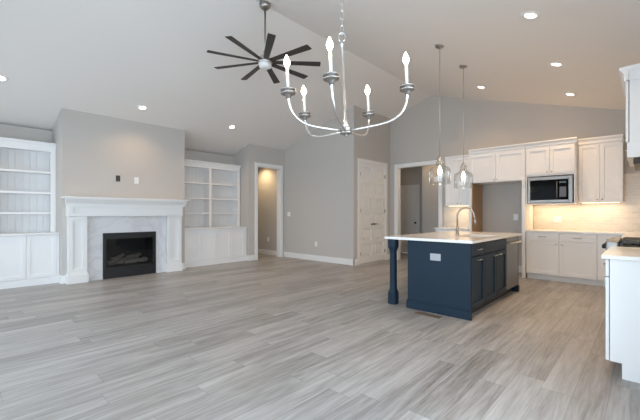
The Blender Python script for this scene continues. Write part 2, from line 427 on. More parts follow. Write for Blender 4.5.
# ------------------------------------------------------------------ doors
def panel_door(face, plane, u0, u1, z0, z1, rows, cols, st=.075):
    mb = MB(); th = .035
    fbox(mb, face, plane, u0, u1, z0, z1, -.045, -.030)
    us = [u0 + (u1 - u0) * k / cols for k in range(cols + 1)]
    edges = [z0]; n = len(rows)
    # stiles
    for k in range(cols + 1):
        a = us[k] - (st / 2 if 0 < k < cols else 0 if k == 0 else st); b = a + st
        fbox(mb, face, plane, a, b, z0, z1, -.032, 0)
    tot = z1 - z0; rl = .085; hsum = sum(rows); free = tot - rl * (n + 1) - .09
    z = z0
    for i in range(n + 1):
        r = rl + (.09 if i == 0 else 0)
        for k in range(cols):
            a = us[k] + (st if k == 0 else st / 2); b = us[k + 1] - (st if k == cols - 1 else st / 2)
            fbox(mb, face, plane, a, b, z, z + r, -.032, 0)
            if i < n:
                ph = free * rows[i] / hsum
                fbox(mb, face, plane, a + .035, b - .035, z + r + .035, z + r + ph - .035, -.032, -.006, .012)
        if i < n: z += r + free * rows[i] / hsum
    return mb
mid = (PL + PR) / 2
for i, (a, b, hu, hx) in enumerate(((PL + .014, mid - .002, mid - .05, PL + .012), (mid + .002, PR - .014, mid + .05, PR - .012))):
    d = struct('door_%d' % (i + 1), panel_door('-y', PY - .002, a, b, .012, PZ - .014, [1] * 6, 1), M['trim'])
    h = MB().lathe([(0, 0), (.026, 0), (.026, .008), (.010, .012), (.010, .045), (0, .046)], (hu, PY - .002, .965), (0, -1, 0), 16)
    s = -1 if i == 0 else 1
    h.tube([(hu, PY - .045, .965), (hu + s * .05, PY - .05, .967), (hu + s * .11, PY - .045, .962)], [.010, .009, .007], 8)
    h.build('door_handle', M['bronze'], d)
    for z in (.25, .95 + .35, 2.2): MB().box(hx - .010, hx + .010, PY - .012, PY - .001, z - .045, z + .045).build('hinge', M['bronze'], d)
d = struct('door_3', panel_door('-x', 9.81, 5.10, 5.68, .01, 2.05, [1.0, 1.0], 1, .1), M['trim'])
MB().lathe([(0, 0), (.028, 0), (.028, .008), (.011, .012), (.011, .035), (.027, .045), (.027, .06), (0, .068)], (9.81, 5.17, .95), (-1, 0, 0), 16).build('door_knob', M['bronze'], d)

# ------------------------------------------------------------------ fireplace
t = thing('fireplace_mantel', 'white painted fireplace mantel framing the grey marble tile surround', 'mantel', (2.42, CY, 0))
m = MB()
m.box(1.325, 3.535, 7.17, CY, 1.500, 1.525, .004); m.build('shelf', M['trim'], t)
m = MB(); 
m.prism([(7.285, 1.385), (7.27, 1.385), (7.262, 1.41), (7.235, 1.44), (7.205, 1.475), (7.195, 1.48), (7.195, 1.5), (7.285, 1.5)], 'x', 1.355, 3.49)
m.box(1.375, 3.445, 7.262, 7.30, 1.365, 1.385, .003); m.build('crown_moulding', M['trim'], t)
m = MB(); m.box(1.395, 3.425, 7.29, CY, 1.18, 1.50, .002); 
for a, b, c_, d_ in ((1.395, 3.425, 1.18, 1.225), (1.395, 3.425, 1.335, 1.37), (1.395, 1.47, 1.225, 1.335), (3.35, 3.425, 1.225, 1.335)): m.box(a, b, 7.272, 7.29, c_, d_, .002)
m.build('frieze', M['trim'], t)
for a, b in ((1.405, 1.685), (3.125, 3.42)):
    m = MB(); m.box(a + .006, b - .006, 7.345, CY, 0, 1.178)
    for p, q, z0, z1 in ((a, a + .065, .17, 1.178), (b - .065, b, .17, 1.178), (a + .065, b - .065, .17, .25), (a + .065, b - .065, 1.10, 1.178)):
        m.box(p, q, 7.305, 7.35, z0, z1, .002)
    lg = m.build('pilaster', M['trim'], t)
    MB().box(a - .018, b + .018, 7.285, CY, 0, .15, .004).box(a - .008, b + .008, 7.295, CY, .15, .172, .003).build('plinth', M['trim'], lg)
t = tag(MB().box(1.685, 1.952, 7.40, CY - .004, 0, 1.178).box(2.918, 3.122, 7.40, CY - .004, 0, 1.178).box(1.952, 2.918, 7.40, CY - .004, .862, 1.178).build('fireplace_surround', M['marble']),
        'grey veined white marble tile surround around the black fireplace insert', 'tile surround')
t = thing('fireplace_insert', 'black gas fireplace insert with glass front and grey logs', 'fireplace', (2.435, 7.5, 0))
FL, FR = 1.955, 2.915
m = MB(); m.box(FL, FL + .055, 7.385, 7.44, 0, .862, .003); m.box(FR - .055, FR, 7.385, 7.44, 0, .862, .003); m.box(FL + .055, FR - .055, 7.385, 7.44, .795, .862, .003)
m.box(FL + .055, FR - .055, 7.39, 7.44, 0, .20, .003); m.build('frame', M['black'], t)
m = MB()
for k in range(5): m.box(FL + .09, FR - .09, 7.385, 7.392, .03 + k * .03, .045 + k * .03)
m.build('lower_grille', M['black'], t)
m = MB(); m.box(1.975, 2.0, 7.44, 7.9, 0, .845); m.box(2.87, 2.895, 7.44, 7.9, 0, .845); m.box(2, 2.87, 7.88, 7.9, 0, .845); m.box(2, 2.87, 7.44, 7.88, .82, .845); m.box(2, 2.87, 7.44, 7.88, .2, .215)
m.build('firebox', M['soft'], t)
MB().box(FL + .055, FR - .055, 7.415, 7.419, .20, .795).build('glass_pane', M['fglass'], t)
m = MB(); m.box(FL + .057, FR - .057, 7.40, 7.405, .745, .795); m.build('heat_shield', M['black'], t)
for (xa, ya, za, xb, yb, zb, r) in ((2.05, 7.62, .27, 2.5, 7.58, .28, .045), (2.36, 7.55, .27, 2.82, 7.63, .28, .05), (2.15, 7.56, .34, 2.4, 7.7, .40, .035),
                                    (2.42, 7.54, .36, 2.72, 7.70, .38, .038), (2.2, 7.72, .30, 2.7, 7.74, .30, .05), (2.08, 7.52, .25, 2.28, 7.56, .36, .03)):
    P = Vector((xa, ya, za)); Q = Vector((xb, yb, zb)); n = 7
    MB().tube([P.lerp(Q, k / n) + Vector((random.uniform(-.008, .008), 0, random.uniform(-.008, .008))) for k in range(n + 1)],
              [r * random.uniform(.8, 1.1) for k in range(n + 1)], 9).build('log', M['log'], t)

# ------------------------------------------------------------------ built-in bookcases
def built_in(xa, xb, side, lab_b, lab_s, stile_l, stile_r):
    fy, uy = 7.62, 7.92
    t = thing('built_in_cabinet', lab_b, 'cabinet', ((xa + xb) / 2, fy, 0), 'low cabinets beside the fireplace')
    MB().box(xa, xb, fy + .02, YB - .005, .0, .865).build('carcass', M['cab'], t)
    m = MB(); m.box(xa, xb, fy - .012, fy + .03, 0, .105, .003); m.box(xa, xb, fy - .006, fy + .03, .105, .118, .002); m.build('base_moulding', M['cab'], t)
    m = MB(); m.box(xa - .0, xb + .0, fy - .03, YB - .005, .865, .89, .004); m.build('ledge_top', M['cab'], t)
    a, b = xa + stile_l, xb - stile_r
    for p, q in ((xa, a), (b, xb)): MB().box(p, q, fy, fy + .02, .118, .865).build('stile', M['cab'], t)
    for k in range(4):
        u0 = a + (b - a) * k / 4; u1 = a + (b - a) * (k + 1) / 4
        shaker('-y', fy + .02, u0, u1, .125, .858, .055, .022, .0025).build('door', M['cab'], t)
    t = thing('built_in_bookcase', lab_s, 'bookcase', ((xa + xb) / 2, uy, .89), 'open bookcases beside the fireplace')
    MB().box(xa, xb, YB - .02, YB, .89, 2.42).build('back_panel', M['bead'], t)
    for a, b in ((xa, xa + .025), (xb - .025, xb)): MB().box(a, b, uy + .02, YB - .02, .89, 2.42).build('side_panel', M['cab'], t)
    xm = (xa + xb) / 2
    MB().box(xm - .02, xm + .02, uy + .02, YB - .02, .89, 2.40).build('divider', M['cab'], t)
    MB().box(xa + .025, xb - .025, uy + .02, YB - .02, 2.38, 2.42).build('top_panel', M['cab'], t)
    m = MB(); m.box(xa, xa + .075, uy, uy + .02, .89, 2.42, .001); m.box(xb - .075, xb, uy, uy + .02, .89, 2.42, .001); m.box(xa + .075, xb - .075, uy, uy + .02, 2.355, 2.42, .001)
    m.box(xm - .03, xm + .03, uy, uy + .02, .89, 2.355, .001); m.build('face_frame', M['cab'], t)
    m = MB(); crown(m, '-y', uy, xa, xb, 2.41, 2.51, .05); m.box(xa, xb, uy, YB, 2.42, 2.505); m.build('crown_moulding', M['cab'], t)
    for z in (1.225 + .030, 1.225 + .395, 1.225 + .77):
        for a, b in ((xa + .025, xm - .02), (xm + .02, xb - .025)):
            MB().box(a, b, uy + .022, YB - .02, z - .036, z, .002).build('shelf', M['cab'], t)
built_in(-.42, CL - .003, 'l', 'low white cabinet with shaker doors at left of the fireplace', 'open white bookcase left of the fireplace, cut off by the photo edge', .05, .04)
built_in(CR + .02, 5.31, 'r', 'low white cabinet with shaker doors between fireplace and hall opening', 'open white bookcase right of the fireplace, beside the hall opening', .05, .06)

# ------------------------------------------------------------------ wall plates
def plate(name, label, cat, face, plane, u, v, wd, ht, kind, matn='plate'):
    t = thing(name, label, cat, fpt(face, plane, u, v, 0))
    fbox(MB(), face, plane, u - wd / 2, u + wd / 2, v - ht / 2, v + ht / 2, 0, .006, .002).build('cover_plate', M[matn], t)
    if kind == 'outlet':
        for s in (-.021, .021): fbox(MB(), face, plane, u - .015, u + .015, v + s - .014, v + s + .014, .004, .0085, .002).build('socket', M['plate'], t)
    elif kind == 'outlet_h':
        for s in (-.021, .021): fbox(MB(), face, plane, u + s - .014, u + s + .014, v - .015, v + .015, .004, .0085, .002).build('socket', M[matn], t)
    elif kind == 'outlet2':
        for du in (-.024, .024):
            fbox(MB(), face, plane, u + du - .015, u + du + .015, v - .03, v + .03, .004, .0085, .002).build('socket', M['plate'], t)
    elif kind == 'switch':
        fbox(MB(), face, plane, u - .016, u + .016, v - .032, v + .032, .004, .010, .003).build('rocker', M['plate'], t)
    elif kind == 'box':
        fbox(MB(), face, plane, u - wd / 2 + .012, u + wd / 2 - .012, v - ht / 2 + .012, v + ht / 2 - .012, .004, .008).build('box_opening', M['soft'], t)
    return t
plate('cable_box', 'small black low voltage box on the chimney wall above the mantel', 'wall box', '-y', CY, 2.227, 1.909, .075, .115, 'box', 'black')
plate('wall_outlet', 'white outlet on the chimney wall beside the black box', 'outlet', '-y', CY, 2.562, 1.893, .085, .13, 'outlet')
plate('light_switch', 'white light switch on the grey wall beside the hall opening', 'switch', '-x', 6.55, 7.35, 1.215, .13, .12, 'switch')
plate('wall_outlet', 'white outlet low on the grey wall between hall opening and corner', 'outlet', '-x', 6.55, 6.29, .435, .08, .125, 'outlet')
plate('wall_outlet', 'white outlet inside the hall seen through the opening', 'outlet', '-x', 6.55, 8.28, .46, .08, .125, 'outlet')
plate('wall_outlet', 'white outlet on the grey back wall of the empty refrigerator niche', 'outlet', '-x', X1, 2.0, 1.155, .085, .13, 'outlet')

# ------------------------------------------------------------------ kitchen: back wall
NG = 'white kitchen wall cabinets'
NB = 'white kitchen base cabinets'
BX = 8.14  # back of cabinets
# backsplash
m = MB(); m.box(8.138, X1, .0, 1.665, .90, 1.93); m.box(8.138, X1, YR, .0, .90, 2.5); m.box(8.138, X1, 2.72, 3.55, .90, 1.42)
m.box(4.25, 8.138, YR, YR + .012, .90, 1.80)
struct('trim_backsplash', m, M['tile'])
# base cabinet run
def base_unit(label, y0, y1, ndoors, drawers, group=NB, front=7.47, knobs=True, sidepanels=False):
    t = thing('base_cabinet', label, 'cabinet', (front, (y0 + y1) / 2, 0), group)
    MB().box(front, BX, y0, y1, .105, .885).build('carcass', M['cab'], t)
    MB().box(front + .07, front + .085, y0, y1, 0, .105).build('toe_kick', M['cab'], t)
    n = len(drawers)
    for (a, b) in drawers:
        d = slab('-x', front, a, b, .735, .878, .02, .0025).build('drawer', M['cab'], t)
        pull('-x', front - .02, (a + b) / 2, .806, min(.13, (b - a) * .5)).build('handle', M['dnickel'], d)
    for (a, b, ku) in ndoors:
        d = shaker('-x', front, a, b, .112, .728, .06, .02, .0025).build('door', M['cab'], t)
        if ku is not None: knob('-x', front - .02, ku, .675).build('knob', M['nickel'], d)
    return t
base_unit('white base cabinet with drawer directly right of refrigerator niche', 1.135, 1.655, [(1.14, 1.635, 1.175)], [(1.14, 1.635)])
base_unit('white base cabinet with drawer in the middle of the lit counter run', .60, 1.133, [(.605, 1.128, 1.093)], [(.605, 1.128)])
base_unit('narrow white base cabinet in the corner beside the range', .25, .598, [(.30, .54, None)], [(.30, .54)])
base_unit('white base cabinet between the doorway and refrigerator niche, half hidden by the island', 2.74, 3.45, [(2.745, 3.095, 3.05), (3.095, 3.445, 3.14)], [(2.745, 3.445)])
tag(MB().box(7.43, BX - .003, -.41, 1.66, .885, .915, .003).box(5.10, 7.43, -.41, .245, .885, .915, .003).build('kitchen_countertop', M['quartz']),
    'white quartz countertop along the warmly lit backsplash, turning the corner', 'countertop', None, (7.8, .6, .885))
tag(MB().box(7.43, BX - .003, 2.735, 3.47, .885, .915, .003).build('small_countertop', M['quartz']),
    'short white countertop between the doorway and refrigerator niche', 'countertop', None, (7.8, 3.1, .885))
# refrigerator enclosure
t = thing('refrigerator_enclosure', 'white tall panels and bridge cabinet around the empty refrigerator niche', 'cabinet', (7.5, 2.2, 0))
for nm, a, b, inner in (('panel', 1.672, 1.735, None), ('panel', 2.672, 2.728, None)):
    MB().box(7.49, BX, a, b, 0, 1.865, .002).build('side_panel', M['cab'], t)
MB().box(7.515, 8.13, 2.662, 2.672, 0, 1.865).build('raw_wood_panel', M['rawwood'], t, 'raw tan wood inner face of the left panel')
MB().box(7.51, BX, 1.672, 2.728, 1.865, 2.48).build('carcass', M['cab'], t)
for a, b, ku in ((1.68, 2.20, 2.165), (2.20, 2.722, 2.235)):
    d = shaker('-x', 7.51, a, b, 1.872, 2.455, .06).build('door', M['cab'], t); knob('-x', 7.49, ku, 1.91).build('knob', M['nickel'], d)
m = MB(); crown(m, '-x', 7.50, 1.672, 2.728, 2.475, 2.567, .035); m.box(7.50, BX, 1.672, 2.728, 2.48, 2.56); m.build('crown_moulding', M['cab'], t)
for y in (1.703, 2.70):
    m = MB(); m.box(7.455, 7.49, y - .025, y + .025, 1.80, 1.90, .006); m.box(7.465, 7.49, y - .02, y + .02, 1.74, 1.80, .006); m.build('corbel', M['cab'], t)
# microwave cabinet
t = thing('microwave_cabinet', 'white two door wall cabinet directly above the microwave', 'cabinet', (7.5, 1.28, 1.41), NG)
MB().box(7.51, BX, .905, 1.668, 1.925, 2.48).build('carcass', M['cab'], t)
for a, b, ku in ((.915, 1.287, 1.25), (1.287, 1.66, 1.325)):
    d = shaker('-x', 7.51, a, b, 1.955, 2.455, .06).build('door', M['cab'], t); knob('-x', 7.49, ku, 1.995).build('knob', M['nickel'], d)
m = MB(); crown(m, '-x', 7.50, .88, 1.668, 2.475, 2.567, .035); m.box(7.50, BX, .905, 1.668, 2.48, 2.56); m.build('crown_moulding', M['cab'], t)
for a, b in ((.905, .925), (1.648, 1.668)): MB().box(7.51, BX, a, b, 1.41, 1.925).build('side_panel', M['cab'], t)
MB().box(7.53, BX - .01, .926, 1.647, 1.405, 1.425).build('bottom_shelf', M['cab'], t)
# microwave with stainless trim kit
t = thing('microwave', 'built-in microwave with black glass door and stainless trim frame', 'microwave', (7.5, 1.28, 1.43))
MB().box(7.53, 8.0, .96, 1.61, 1.45, 1.89).build('body', M['black'], t)
m = MB(); yl, yr = 1.632, .94
m.box(7.475, 7.53, yl - .04, yl, 1.43, 1.905, .003); m.box(7.475, 7.53, yr, yr + .06, 1.43, 1.905, .003)
m.box(7.475, 7.53, yr + .06, yl - .04, 1.845, 1.905, .003); m.box(7.475, 7.53, yr + .06, yl - .04, 1.43, 1.48, .003); m.build('trim_frame', M['steel'], t)
MB().box(7.468, 7.53, yr + .202, yl - .042, 1.482, 1.843, .003).build('door', M['oven'], t)
cp = MB().box(7.468, 7.53, yr + .062, yr + .199, 1.482, 1.843, .003).build('control_panel', M['oven'], t)
MB().box(7.465, 7.469, yr + .09, yr + .195, 1.775, 1.81).build('display', mat('microwave_display', (.05, .08, .09), .2), cp)
m = MB().box(7.465, 7.469, yr + .092, yr + .19, 1.53, 1.71)
m.build('keypad', mat('microwave_keys', (.10, .10, .11), .35), cp)
m = MB(); m.tube([(7.455, 1.035 + .13, 1.515), (7.44, 1.035 + .13, 1.53), (7.44, 1.035 + .13, 1.79), (7.455, 1.035 + .13, 1.805)], .008, 8); m.build('door_handle', M['steel'], t)
# right wall cabinet
def wall_unit(label, y0, y1, z0, z1, ztop, front=7.84, handles=True):
    t = thing('wall_cabinet', label, 'cabinet', (front, (y0 + y1) / 2, z0), NG)
    MB().box(front, BX, y0, y1, z0, z1).build('carcass', M['cab'], t)
    ym = (y0 + y1) / 2
    for a, b, ku in ((y0 + .003, ym, ym - .035), (ym, y1 - .003, ym + .035)):
        d = shaker('-x', front, a, b, z0 + .005, z1 - .04, .06).build('door', M['cab'], t); knob('-x', front - .02, ku, z0 + .055).build('knob', M['nickel'], d)
    m = MB(); crown(m, '-x', front - .01, y0, y1, z1 - .03, ztop, .035); m.box(front - .01, BX, y0, y1, z1, ztop - .005); m.build('crown_moulding', M['cab'], t)
    m = MB(); m.box(front + .05, front + .07, y0 + .05, y1 - .05, z0 - .008, z0, .001); m.build('light_strip', M['strip'], t)
    return t
wall_unit('tall white two door wall cabinet right of the microwave', .285, .902, 1.425, 2.50, 2.58)
wall_unit('small white wall cabinet between the doorway and refrigerator niche', 2.732, 3.38, 1.405, 2.46, 2.53)
plate('wall_outlet', 'wide white double outlet on the lit tile backsplash under the microwave', 'outlet', '-x', 8.138, 1.262, 1.115, .13, .115, 'outlet2')

# ------------------------------------------------------------------ right wall: range, hood, near cabinet
t = thing('end_cabinet', 'white base cabinet end panel with its drawer and door edge in the right foreground', 'cabinet', (3.41, -.1, 0), NB)
m = MB(); m.prism([(YR + .004, 0), (.13, 0), (.13, .115), (.2, .115), (.2, .885), (YR + .004, .885)], 'x', 3.41, 3.43); m.build('end_panel', M['cab'], t)
MB().box(3.43, 4.325, YR + .004, .198, .11, .885).build('carcass', M['cab'], t)
MB().box(3.43, 4.325, .115, .128, 0, .11).build('toe_kick', M['cab'], t)
for a, b in ((3.413, 3.866), (3.87, 4.322)):
    d = slab('+y', .205, a, b, .75, .88, .02).build('drawer', M['cab'], t); pull('+y', .225, (a + b) / 2, .815, .13).build('handle', M['nickel'], d)
    d = shaker('+y', .205, a, b, .115, .745, .06).build('door', M['cab'], t)
    pull('+y', .225, b - .04 if a < 3.5 else a + .04, .64, .13, True).build('handle', M['nickel'], d)
tag(MB().box(3.375, 4.33, YR + .004, .248, .885, .915, .004).build('end_countertop', M['quartz']), 'white countertop on the end cabinet in the right foreground', 'countertop', None, (3.85, -.1, .885))
t = thing('corner_base_cabinet', 'white base cabinet along the right wall beyond the range', 'cabinet', (6.2, -.1, 0), NB)
MB().box(5.105, 7.46, YR + .004, .2, .105, .885).build('carcass', M['cab'], t)
MB().box(5.105, 7.46, .115, .13, 0, .105).build('toe_kick', M['cab'], t)
for k in range(4):
    a = 5.11 + k * .56; b = a + .555
    d = slab('+y', .2, a, b, .735, .878).build('drawer', M['cab'], t); pull('+y', .22, (a + b) / 2, .806).build('handle', M['nickel'], d)
    d = shaker('+y', .2, a, b, .112, .728).build('door', M['cab'], t); knob('+y', .22, a + .05 if k % 2 else b - .05, .675).build('knob', M['nickel'], d)
# range
t = thing('gas_range', 'stainless gas range with black grates beyond the end countertop', 'range', (4.715, -.1, 0))
RXa, RXb = 4.335, 5.095
MB().box(RXa, RXb, YR + .016, .20, .06, .905, .003).build('body', M['steel'], t)
MB().box(RXa + .03, RXb - .03, -.38, .16, 0, .06).build('base', M['black'], t)
MB().box(RXa, RXb, .19, .285, .845, .965, .012).build('control_panel', M['steel'], t)
MB().box(RXa, RXb, YR + .016, .19, .905, .925, .003).build('cooktop', M['black'], t)
MB().box(RXa + .02, RXb - .02, .20, .245, .25, .83, .004).build('oven_door', M['steel'], t)
MB().box(RXa + .02, RXb - .02, .20, .24, .08, .24, .004).build('warming_drawer', M['steel'], t)
m = MB(); m.tube([(RXa + .06, .30, .79), (RXb - .06, .30, .79)], .012, 10)
for x in (RXa + .08, RXb - .08): m.tube([(x, .24, .79), (x, .30, .79)], .009, 8)
m.build('oven_handle', M['steel'], t)
for k in range(5):
    x = RXa + .09 + k * (RXb - RXa - .18) / 4
    MB().lathe([(0, 0), (.024, 0), (.024, .012), (.02, .03), (.012, .034), (0, .034)], (x, .285, .905), (0, 1, 0), 16).build('control_knob', M['black'], t)
for k in range(3):
    a = RXa + .03 + k * .235; b = a + .23; m = MB()
    for x in (a, a + .065, a + .125, b - .02): m.box(x, x + .018, -.38, .178, .945, .972, .003)
    for y in (-.38, -.25, -.12, .03, .16): m.box(a, b - .002, y, y + .018, .945, .965, .003)
    for x in (a, b - .02):
        for y in (-.38, .16): m.box(x, x + .018, y, y + .018, .925, .95)
    m.build('grate', M['black'], t)
    for y in (-.24, .06): MB().lathe([(0, 0), (.045, 0), (.045, .012), (.03, .02), (0, .02)], (a + .115, y, .925), n=16).build('burner', M['black'], t)
# hood
t = thing('hood_cabinet', 'white hood cabinet with crown and door hanging above the range at right edge', 'range hood cabinet', (4.7, -.1, 1.76), NG)
HX0, HX1 = 4.29, 5.12
MB().box(HX0, HX1, YR + .004, .112, 1.76, 2.48).build('carcass', M['cab'], t)
MB().box(HX0 - .004, HX1 + .004, YR + .004, .128, 1.745, 1.885, .004).build('valance', M['cab'], t)
for a, b, u in ((HX0, (HX0 + HX1) / 2, HX0 + .04), ((HX0 + HX1) / 2, HX1, HX1 - .04)):
    d = shaker('+y', .118, a, b, 1.89, 2.455, .06).build('door', M['cab'], t); knob('+y', .138, u, 1.915).build('knob', M['nickel'], d)
m = MB(); crown(m, '+y', .118, HX0 - .05, HX1 + .05, 2.455, 2.575, .065)
m.prism([(HX0, 2.455), (HX0 - .012, 2.455), (HX0 - .03, 2.51), (HX0 - .055, 2.545), (HX0 - .055, 2.575), (HX0, 2.575)], 'y', YR + .004, .15); m.box(HX0, HX1, YR + .004, .118, 2.48, 2.57)
m.build('crown_moulding', M['cab'], t)
t = thing('range_hood_insert', 'dark metal hood insert showing under the white hood cabinet', 'range hood', (4.7, -.1, 1.69))
MB().box(HX0 + .05, HX1 - .05, -.36, .085, 1.69, 1.745, .004).build('body', M['bronze'], t)
m = MB()
for k in range(2): m.box(HX0 + .1 + k * .33, HX0 + .4 + k * .33, -.3, .03, 1.684, 1.69)
m.build('filter', M['dnickel'], t)

# ------------------------------------------------------------------ island
IX0, IX1, IY0, IY1 = 4.09, 6.15, 1.47, 2.27
t = thing('kitchen_island', 'navy blue kitchen island base with square post in mid room', 'island', ((IX0 + IX1) / 2, (IY0 + IY1) / 2, 0))
MB().box(IX0, IX0 + .02, IY0, IY1, 0, .885, .002).build('end_panel', M['navy'], t)
m = MB(); m.box(IX0 - .016, IX0 + .02, IY0 - .012, IY1 + .012, 0, .10, .003); m.box(IX0 - .008, IX0 + .02, IY0 - .006, IY1 + .006, .10, .115, .002)
m.box(IX0, IX1, IY1, IY1 + .012, 0, .10, .003); m.build('base_moulding', M['navy'], t)
MB().box(IX0 + .02, 5.50, IY0 + .02, IY1, .11, .64).box(IX0 + .02, 5.50, IY0 + .02, IY0 + .06, .64, .885).box(IX0 + .02, 5.50, 2.0, IY1, .64, .885).box(IX0 + .02, 4.60, IY0 + .06, 2.0, .64, .885).box(5.45, 5.50, IY0 + .06, 2.0, .64, .885).build('carcass', M['navy'], t)
MB().box(5.50, IX1 - .05, IY0 + .63, IY1, .0, .885).build('back_panel', M['navy'], t)
MB().box(IX0 + .02, IX1 - .05, IY0 + .09, IY0 + .105, 0, .11).build('toe_kick', M['black'], t)
m = MB(); m.box(IX1 - .05, IX1, IY0, IY1, .0, .885, .002); m.box(IX1 - .055, IX1 + .012, IY0 - .012, IY0 + .06, 0, .1, .003); m.build('far_end_panel', M['navy'], t)
for a, b in ((4.112, 4.575), (4.575, 5.498)):
    d = slab('-y', IY0 + .02, a, b, .725, .872, .022, .005).build('drawer', M['navy'], t)
    if a < 4.5: pull('-y', IY0 - .002, (a + b) / 2, .80, .14).build('handle', M['bnickel'], d, 'bright nickel handle')
for a, b, hu in ((4.112, 4.575, 4.34), (4.575, 5.036, 4.94), (5.036, 5.498, 5.13)):
    d = shaker('-y', IY0 + .02, a, b, .112, .718, .06, .022, .005).build('door', M['navy'], t)
    pull('-y', IY0 - .002, hu, .675, .13).build('handle', M['bnickel'], d, 'bright nickel handle')
def post(cx, cy):
    """square post: block, chamfer, slender square shaft, chamfer, block"""
    m = MB(); prof = [(.056, 0), (.056, .15), (.052, .165), (.040, .195), (.038, .21), (.037, .70), (.040, .725), (.052, .765), (.056, .78), (.056, .885)]
    rings = []
    for h, z in prof:
        e = h * .18
        rings.append([m.bm.verts.new((cx + a, cy + b, z)) for a, b in ((h, -h + e), (h, h - e), (h - e, h), (-h + e, h), (-h, h - e), (-h, -h + e), (-h + e, -h), (h - e, -h))])
    fs = [m.bm.faces.new(rings[0]), m.bm.faces.new(rings[-1])]
    for A, B in zip(rings, rings[1:]):
        for k in range(8): fs.append(m.bm.faces.new((A[k], A[(k + 1) % 8], B[(k + 1) % 8], B[k])))
    bmesh.ops.recalc_face_normals(m.bm, faces=fs)
    return m
for cx in (4.15, 6.08): post(cx, 2.52).build('corner_post', M['navy'], t)
# countertop with a sink cut-out
CX0, CX1, CY0, CY1 = 4.055, 6.20, 1.435, 2.60
SX0, SX1, SY0, SY1 = 4.66, 5.40, 1.56, 1.95
m = MB(); za, zb = .885, .917
o4 = [(CX0, CY0), (CX1, CY0), (CX1, CY1), (CX0, CY1)]; i4 = [(SX0, SY0), (SX1, SY0), (SX1, SY1), (SX0, SY1)]
vt = [[m.bm.verts.new((x, y, z)) for x, y in q] for q in (o4, i4) for z in (za, zb)]
ob, ot, ib, it = vt; fs = []
for k in range(4):
    j = (k + 1) % 4
    fs += [m.bm.faces.new(f) for f in ((ot[k], ot[j], it[j], it[k]), (ob[k], ob[j], ib[j], ib[k]), (ob[k], ob[j], ot[j], ot[k]), (ib[k], ib[j], it[j], it[k]))]
bmesh.ops.recalc_face_normals(m.bm, faces=fs)
tag(m.build('island_countertop', M['quartz']), 'large white quartz countertop overhanging the navy island', 'countertop', None, (5.1, 2.0, .885))
t = thing('kitchen_sink', 'undermount sink set into the island countertop beside the faucet', 'sink', (5.03, 1.75, .66))
m = MB(); s0, s1, r0, r1 = SX0 - .005, SX1 + .005, SY0 - .005, SY1 + .005
m.box(s0 - .012, s0, r0 - .012, r1 + .012, .67, .884); m.box(s1, s1 + .012, r0 - .012, r1 + .012, .67, .884); m.box(s0, s1, r0 - .012, r0, .67, .884); m.box(s0, s1, r1, r1 + .012, .67, .884); m.box(s0, s1, r0, r1, .66, .672)
m.build('basin', M['sink'], t)
MB().lathe([(.045, 0), (.045, .003), (.03, .004), (.0, .001)], (5.03, 1.76, .672), n=20).build('drain', M['steel'], t)
t = thing('kitchen_faucet', 'brushed nickel gooseneck faucet standing on the island countertop', 'faucet', (5.03, 1.995, .917))
fx, fy = 5.03, 1.995; M['faucet'] = mat('warm_brushed_nickel', (.42, .39, .35), .3, 1)
MB().lathe([(0, 0), (.03, 0), (.03, .006), (.022, .012), (.02, .10), (.017, .11), (0, .11)], (fx, fy, .917)).build('base', M['faucet'], t)
pts = [(fx, fy, 1.02), (fx, fy, 1.19)] + [(fx, fy - .12 + .12 * math.cos(a * PI / 10), 1.19 + .12 * math.sin(a * PI / 10)) for a in range(1, 10)] + [(fx, fy - .24, 1.19), (fx, fy - .245, 1.17)]
MB().tube(pts, .0125, 12).build('spout', M['faucet'], t)
MB().tube([(fx, fy - .245, 1.175), (fx, fy - .252, 1.12), (fx, fy - .258, 1.07)], [.014, .018, .016], 12).build('spray_head', M['faucet'], t)
MB().tube([(fx + .018, fy, .99), (fx + .045, fy, 1.0), (fx + .075, fy, 1.05)], [.010, .008, .006], 10).build('lever', M['faucet'], t)
t = thing('dishwasher', 'stainless dishwasher with bar handle at the far end of the island', 'dishwasher', (5.8, 1.5, .0))
MB().box(5.503, 6.095, IY0 + .025, IY0 + .62, .11, .878).build('body', M['black'], t)
MB().box(5.506, 6.092, IY0 - .005, IY0 + .025, .115, .80, .004).build('door', M['steel'], t)
MB().box(5.506, 6.092, IY0 - .002, IY0 + .025, .803, .875, .003).build('control_panel', M['steel'], t)
MB().box(5.52, 6.08, IY0 + .11, IY0 + .5, 0, .11).build('base', M['black'], t)
m = MB(); m.tube([(5.53, IY0 - .05, .795), (6.07, IY0 - .05, .795)], .013, 10)
for x in (5.56, 6.04): m.tube([(x, IY0 - .005, .795), (x, IY0 - .05, .795)], .009, 8)
m.build('handle', M['bnickel'], t)
plate('island_outlet', 'pale grey horizontal outlet on the navy end panel of the island', 'outlet', '-x', IX0, 1.89, .692, .135, .085, 'outlet_h', 'gplate')
# floor register
t = thing('floor_register', 'brown floor vent register in the planks before the navy island', 'floor vent', (3.95, 1.93, 0))
MB().box(3.90, 4.01, 1.76, 2.08, 0, .005, .002).build('frame', M['vent'], t)
m = MB()
for k in range(12): m.box(3.915, 3.995, 1.775 + k * .024, 1.785 + k * .024, .004, .0075)
m.build('louvre', mat('bronze_louvre', (.12, .09, .07), .5), t)

